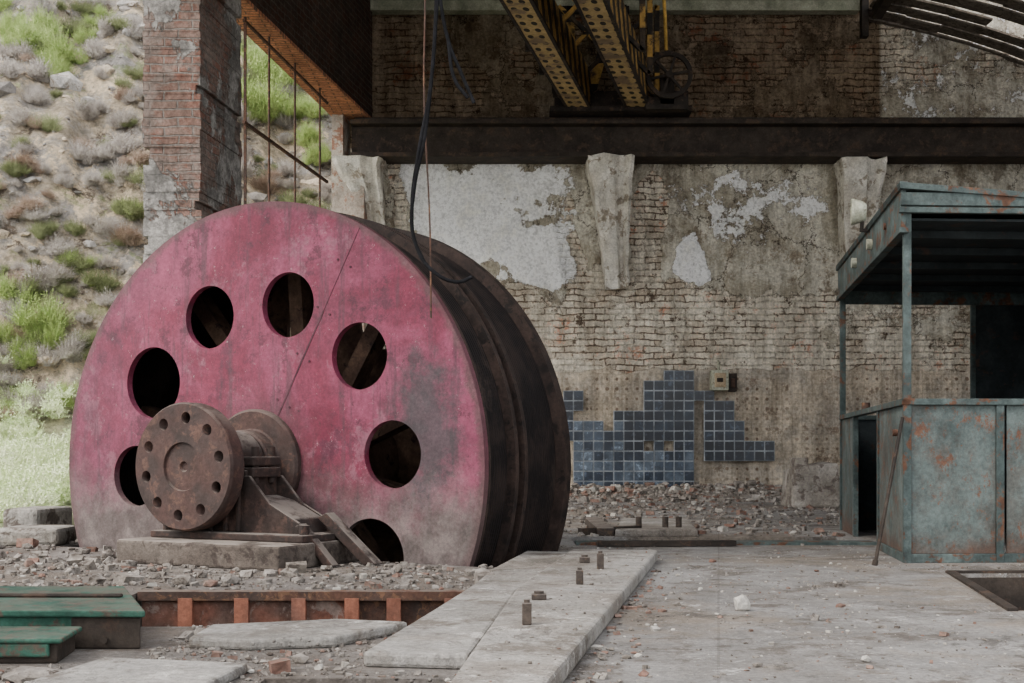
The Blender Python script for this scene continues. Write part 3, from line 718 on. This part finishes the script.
def fz_(x,y,rr):
    l=MDi@Vector((x,y,.53))
    if -1.68<l.x<1.68 and -.12<l.y<1.2: return None
    if -.38<l.x<.84 and -.84<l.y<-.08: return None
    if -1.64<x<-.13 and 4.43<y<5.63: return None
    if .38<x<2.45 and 8.4<y<9.3: return None
    if x>1.85+.19*(y-4.85) and 4.82<y<6.6: return None
    if x<-4.4+.12*y+.1: return None
    if -.66<x<-.17 and 2.5<y<3.42: return -.10
    if y<7.3 and y>3.5 and (-.42+.16*(y-3.5))<x<(-.02+.177*(y-2.4)): return None
    if y<=3.5 and -.2+.07*(y-2.4)<x<(-.02+.177*(y-2.4)): return None
    if x<-1.10 and 3.6<y<4.7: return None
    if x>2.1+.14*(y-7) and 7<y<10.3: return None
    return 0
def patchy(x,y,rr):
    if noise.fractal(Vector((x*1.3,y*.9,1)),1,2,4)+rr.gauss(0,.25)<.0: return None
    return fz_(x,y,rr)
def slabtop(x,y,rr):
    if (-.0+.17*(y-4))<x<(-.05+.177*(y-2.4)) and 3<y<7.1: return .06
    return None
def mound(x,y,rr):
    t=max(0,min(1,(y-16.2)/2.8)); return t*(.12+.25*max(0,fr(x,0,.8,2)+.25))+rr.uniform(-.02,.01)
rocks('rubble',[
 (3400,-3.6,.1,5.6,7.5,.004,.022,fz_,(9,1,.6)),(130,-3.4,0,5.7,7.2,.02,.055,fz_,(8,1,0)),
 (900,-3.8,-1.8,6.5,11.5,.01,.05,fz_,(8,1,0)),
 (5200,-1.8,.2,2.6,4.45,.003,.014,fz_,(9,1.2,.6)),(90,-1.6,-.2,2.6,4.4,.012,.035,fz_,(8,2,1)),
 (9000,.0,3.6,2.7,8.4,.0015,.008,patchy,(6,1.2,2.0)),(150,.3,2.8,3.3,8.4,.008,.022,patchy,(6,1.5,2)),
 (2600,.0,.75,2.8,6.8,.003,.016,lambda x,y,rr: fz_(x,y,rr) if x<(-.02+.177*(y-2.4))+.25*rr.random()**2+.01 else None,(5,3,.8)),
 (900,-.2,.8,3,7.1,.002,.008,slabtop,(5,1,1)),
 (3600,-.1,7.5,9.3,15.5,.008,.04,fz_,(7,1.5,1.5)),
 (3800,-.2,6.5,15.8,18.9,.012,.065,mound,(7,1.4,1.2)),
 ],5,[M_rock,M_redr,M_white])
vs=[];n=90;mY=24
for j in range(mY+1):
    for i in range(n+1):
        x=-2+9.5*i/n; y=15.6+3.4*j/mY
        t=max(0,(y-16)/3.1); z=t*(.08+.22*max(0,fr(x,0,.8,2)+.25))+.05*fr(x,y,2,1)*t-.005
        vs.append((x,y,z))
fs=[(j*(n+1)+i,j*(n+1)+i+1,(j+1)*(n+1)+i+1,(j+1)*(n+1)+i) for j in range(mY) for i in range(n)]
me=bpy.data.meshes.new('rubble_bank'); me.from_pydata(vs,[],fs); me.materials.append(M_bank)
o=bpy.data.objects.new('rubble_bank',me); COL.objects.link(o)
def stone(name,x,y,z,s,m,seed):
    bm=bmesh.new(); bmesh.ops.create_icosphere(bm,subdivisions=2,radius=1)
    for v in bm.verts:
        v.co*=1+.35*noise.noise(v.co*1.3+Vector((seed,0,0))); v.co=Vector((v.co.x*s[0]+x,v.co.y*s[1]+y,v.co.z*s[2]+z+s[2]*.75))
    me=bpy.data.meshes.new(name); bm.to_mesh(me); bm.free(); me.materials.append(m)
    o=bpy.data.objects.new(name,me); COL.objects.link(o)
stone('plaster_chunk',.88,4.9,0,(.032,.03,.036),M_white,3)
stone('stone_chunk',-1.5,5.85,0,(.05,.04,.03),M_rock,5); stone('stone_chunk.001',-1.30,5.9,0,(.045,.05,.028),M_rock,6)
stone('stone_chunk.002',-1.27,3.4,0,(.09,.06,.02),M_rock,9)

# ---------------------------------------------------------------- hillside
def hz(x,y):
    b0=-.12+ .085*max(0,y-9.5)
    e=max(0,(y-16.5)-.12*(x+6))
    z=b0+ 1.0*e*sm(0,4,e)
    r=noise.fractal(Vector((x*.45+y*.10,y*.10,4)),1,2,5)*1.1+noise.fractal(Vector((x*1.3,y*.55,8)),1,2,4)*.16
    return z+r*sm(.5,4,e)+.03*noise.noise(Vector((x*2,y*2,0)))
vs=[];nx_,ny_=220,240
for j in range(ny_+1):
    for i in range(nx_+1):
        y=8+28*j/ny_; x=-19+22*i/nx_
        inner=ix(min(y,19.9))-.15
        z=hz(x,y)
        if x>inner-.6 and y<20: z=min(z,-.12 - (x-inner+.6)*.8)
        vs.append((x,y,max(z,-1.55)))
fs=[(j*(nx_+1)+i,j*(nx_+1)+i+1,(j+1)*(nx_+1)+i+1,(j+1)*(nx_+1)+i) for j in range(ny_) for i in range(nx_)
    if not (vs[j*(nx_+1)+i][0]>ix(min(vs[j*(nx_+1)+i][1],19.2))-.60 and vs[j*(nx_+1)+i][1]<20.2)]
me=bpy.data.meshes.new('hillside_ground'); me.from_pydata(vs,[],fs)
for p_ in me.polygons: p_.use_smooth=True
g=NT('hillside_soil'); x,y,z=g.sep()
c=g.mix(g.ramp(g.noise(.7,10,.75),.42,.58),(.50,.42,.31),(.36,.34,.32))
c=g.mix(g.ramp(g.noise(1.1,10,.78),.50,.56),c,(.78,.64,.46))
c=g.mix(g.ramp(g.noise(1.6,11,.8,dist=.6),.54,.60),c,(.17,.135,.105))
c=g.mix(g.ramp(g.noise(3.5,9,.8),.58,.64),c,(.66,.63,.60))
c=g.mix(g.math('MULTIPLY',g.ramp(g.noise(1.3,9,.75,dist=.3),.55,.61),.6),c,(.24,.30,.12))
c=g.mix(g.math('MULTIPLY',g.ramp(g.math('ADD',z,g.noise(1.5,6)),2.1,1.2),.85),c,g.mix(g.noise(8,6,.8),(.35,.45,.2),(.7,.72,.5)))
c=g.grain(c,9,.7,.3,1.5,8)
g.bump(g.noise(2.0,14,.78),1.0,.35); me.materials.append(g.out(c,.95,0,.1))
o=bpy.data.objects.new('hillside_ground',me); COL.objects.link(o)
rocks('hillside_rocks',[(1600,-14,-2.9,18.5,32,.03,.20,lambda x,y,rr: (hz(x,y)-.04 if (x<ix(19.2)-.9 or y>20.3) else None),(5,2,3)),(90,-11,-2.9,18.5,28,.2,.6,lambda x,y,rr: (hz(x,y)-.2 if (x<ix(19.2)-1.2 or y>20.6) else None),(3,1,5))],8,[grunge('hill_rock',(.38,.365,.35),(.50,.47,.43),(.22,.18,.145),3,.55,bstr=.8,bdist=.05),grunge('hill_rock_dark',(.20,.185,.17),(.27,.245,.22)),grunge('hill_rock_tan',(.52,.43,.32),(.66,.55,.42),(.3,.24,.18),3,.56,bstr=.8,bdist=.05)],1.0,.8)

def blade_mesh(name,n,r,hgt,bw,mat,seed,up=.5):
    rr=random.Random(seed); vs=[];fs=[]
    cores=[Vector((rr.gauss(0,.38)*r,rr.gauss(0,.30)*r,rr.uniform(0,.3)*hgt)) for _ in range(7)]
    for i in range(n):
        a=rr.random()*6.283; el=math.asin(rr.uniform(-.1,1)) ; d=Vector((math.cos(a)*math.cos(el),math.sin(a)*math.cos(el),math.sin(el)*up+.25))
        L_=rr.uniform(.3,.75); st_=cores[rr.randrange(7)]+Vector((rr.gauss(0,.12)*r,rr.gauss(0,.12)*r,0))
        e=st_+Vector((d.x*r*L_,d.y*r*L_,d.z*hgt*L_)); sd=d.orthogonal().normalized()*bw
        sd.rotate(Matrix.Rotation(rr.random()*6.3,3,d.normalized()))
        k=len(vs); mid=(st_+e)/2+Vector((0,0,.05*hgt)); vs+=[st_-sd*.4,st_+sd*.4,mid+sd*.6,mid-sd*.6,e]
        fs+=[(k,k+1,k+2,k+3),(k+3,k+2,k+4)]
        for q in range(5):
            b0=st_+(e-st_)*rr.uniform(.35,1); dd=Vector((rr.gauss(0,1),rr.gauss(0,1),rr.gauss(0.3,1))).normalized()*bw*5; s2=dd.orthogonal().normalized()*bw*1.2
            k=len(vs); vs+=[b0-s2,b0+s2,b0+dd]; fs.append((k,k+1,k+2))
    me=bpy.data.meshes.new(name); me.from_pydata(vs,[],fs); me.materials.append(mat); return me
def leafm(name,a,b):
    g=NT(name); c=g.mix(g.ramp(g.noise(4,5,.7),.35,.65),a,b); c=g.grain(c,14,.6,.5,1.4); return g.out(c,.9,0,.1)
MG=leafm('leaf_green',(.30,.42,.13),(.46,.55,.22)); MG2=leafm('leaf_olive',(.20,.23,.11),(.31,.34,.18)); MDr=leafm('dry_twigs',(.38,.345,.32),(.56,.52,.47)); MBr=leafm('brown_scrub',(.36,.27,.21),(.46,.36,.29)); MGr=leafm('grass_bright',(.64,.78,.40),(.85,.90,.64))
green=[blade_mesh('shrub_green_%d'%i,1100,.75,1.5,.010,MG,i,.8) for i in range(2)]
olive=blade_mesh('shrub_olive',900,.7,1.2,.010,MG2,5,.7)
dry=[blade_mesh('shrub_dry_%d'%i,900,.65,1.15,.009,MDr,10+i,.7) for i in range(3)]
brn=blade_mesh('shrub_brown',800,.6,.9,.010,MBr,20,.7)
grs=blade_mesh('grass_tuft_mesh',200,.4,.45,.008,MGr,30,1.0)
scrub=bpy.data.collections.new('hillside_scrub')
def hit(px,py):
    for i in range(900):
        Y=11+i*.03; x=(px-512)/F*Y; z=H+(454-py)/F*Y
        if hz(x,Y)>=z: return x,Y
    return (px-512)/F*30,30
def place(name,me,x,y,s,rr):
    if y<20.5 and x>ix(min(y,19.2))-TH-.5: return
    o=bpy.data.objects.new(name,me); scrub.objects.link(o); o.location=(x,y,hz(x,y)-.12*s); o.scale=(s,s,s*rr.uniform(.8,1.2)); o.rotation_euler=(0,0,rr.random()*6.3)
rr=random.Random(42)
for (px,py,s) in [(60,65,.9),(50,50,.8),(35,30,.7),(90,10,.5),(262,105,1.1),(255,70,1.0),(285,70,.8),(25,310,.8),(42,325,.7),(122,195,.5),(10,20,.9),(12,395,.5),(300,110,.8),(315,140,.6),(75,262,.4),(270,45,.9),(20,350,.5),(50,400,.4)]:
    for q in range(3):
        x,y=hit(px+rr.gauss(0,10),py+16+rr.gauss(0,9)); place('green_bush',green[rr.randrange(2)],x,y,s*rr.uniform(.35,.7),rr)
for i in range(95):
    x,y=hit(rr.uniform(-10,340),rr.uniform(0,430)); place('olive_bush',olive,x,y,rr.uniform(.15,.42),rr)
for i in range(250):
    x,y=hit(rr.uniform(-10,340),rr.uniform(-10,430)); place('dry_bush',dry[rr.randrange(3)],x,y,rr.uniform(.13,.48),rr)
for i in range(30):
    x,y=hit(rr.uniform(-10,340),rr.uniform(60,430)); place('brown_bush',brn,x,y,rr.uniform(.2,.5),rr)
e=bpy.data.objects.new('hillside_scrub',None); e.instance_type='COLLECTION'; e.instance_collection=scrub; COL.objects.link(e)
vs=[];fs=[]
bv=[v.co.copy() for v in grs.vertices]; bf=[tuple(p_.vertices) for p_ in grs.polygons]
for i in range(230):
    y=rr.uniform(11,18.5); px=rr.uniform(-15,170); x=(px-512)/F*y
    if x>ix(y)-TH-.55: continue
    s=rr.uniform(.35,.85); a=rr.random()*6.3; k=len(vs); M_=Matrix.Rotation(a,3,'Z')*s; zz=hz(x,y)
    vs+=[M_@v+Vector((x,y,zz-.02)) for v in bv]; fs+=[tuple(k+q for q in f) for f in bf]
me=bpy.data.meshes.new('meadow_grass'); me.from_pydata(vs,[],fs); me.materials.append(MGr)
o=bpy.data.objects.new('meadow_grass',me); COL.objects.link(o)

# ---------------------------------------------------------------- light
w=bpy.data.worlds.new('overcast'); S.world=w; w.use_nodes=True
nt=w.node_tree; bg=nt.nodes['Background']
sky=nt.nodes.new('ShaderNodeTexSky'); sky.sky_type='NISHITA'; sky.sun_disc=False; sky.sun_elevation=math.radians(50); sky.sun_rotation=math.radians(-110); sky.dust_density=4; sky.air_density=1
mx=nt.nodes.new('ShaderNodeMix'); mx.data_type='RGBA'; mx.inputs[0].default_value=.93; mx.inputs[7].default_value=(1.0,.985,.96,1)
nt.links.new(sky.outputs[0],mx.inputs[6]); nt.links.new(mx.outputs[2],bg.inputs[0]); bg.inputs[1].default_value=1.95
sl=bpy.data.lights.new('sun','SUN'); sl.energy=4.8; sl.angle=math.radians(26); sl.color=(1,.95,.88)
so=bpy.data.objects.new('sun',sl); COL.objects.link(so); so.rotation_euler=Vector((.62,.34,-.70)).to_track_quat('-Z','Y').to_euler()

# ---------------------------------------------------------------- camera
cd=bpy.data.cameras.new('camera'); cam=bpy.data.objects.new('camera',cd); COL.objects.link(cam)
cam.location=(0,0,H); cam.rotation_euler=(math.radians(90),0,0)
cd.sensor_width=36; cd.lens=36*F/1024; cd.shift_y=(454-341.5)/1024; cd.clip_end=200
S.camera=cam
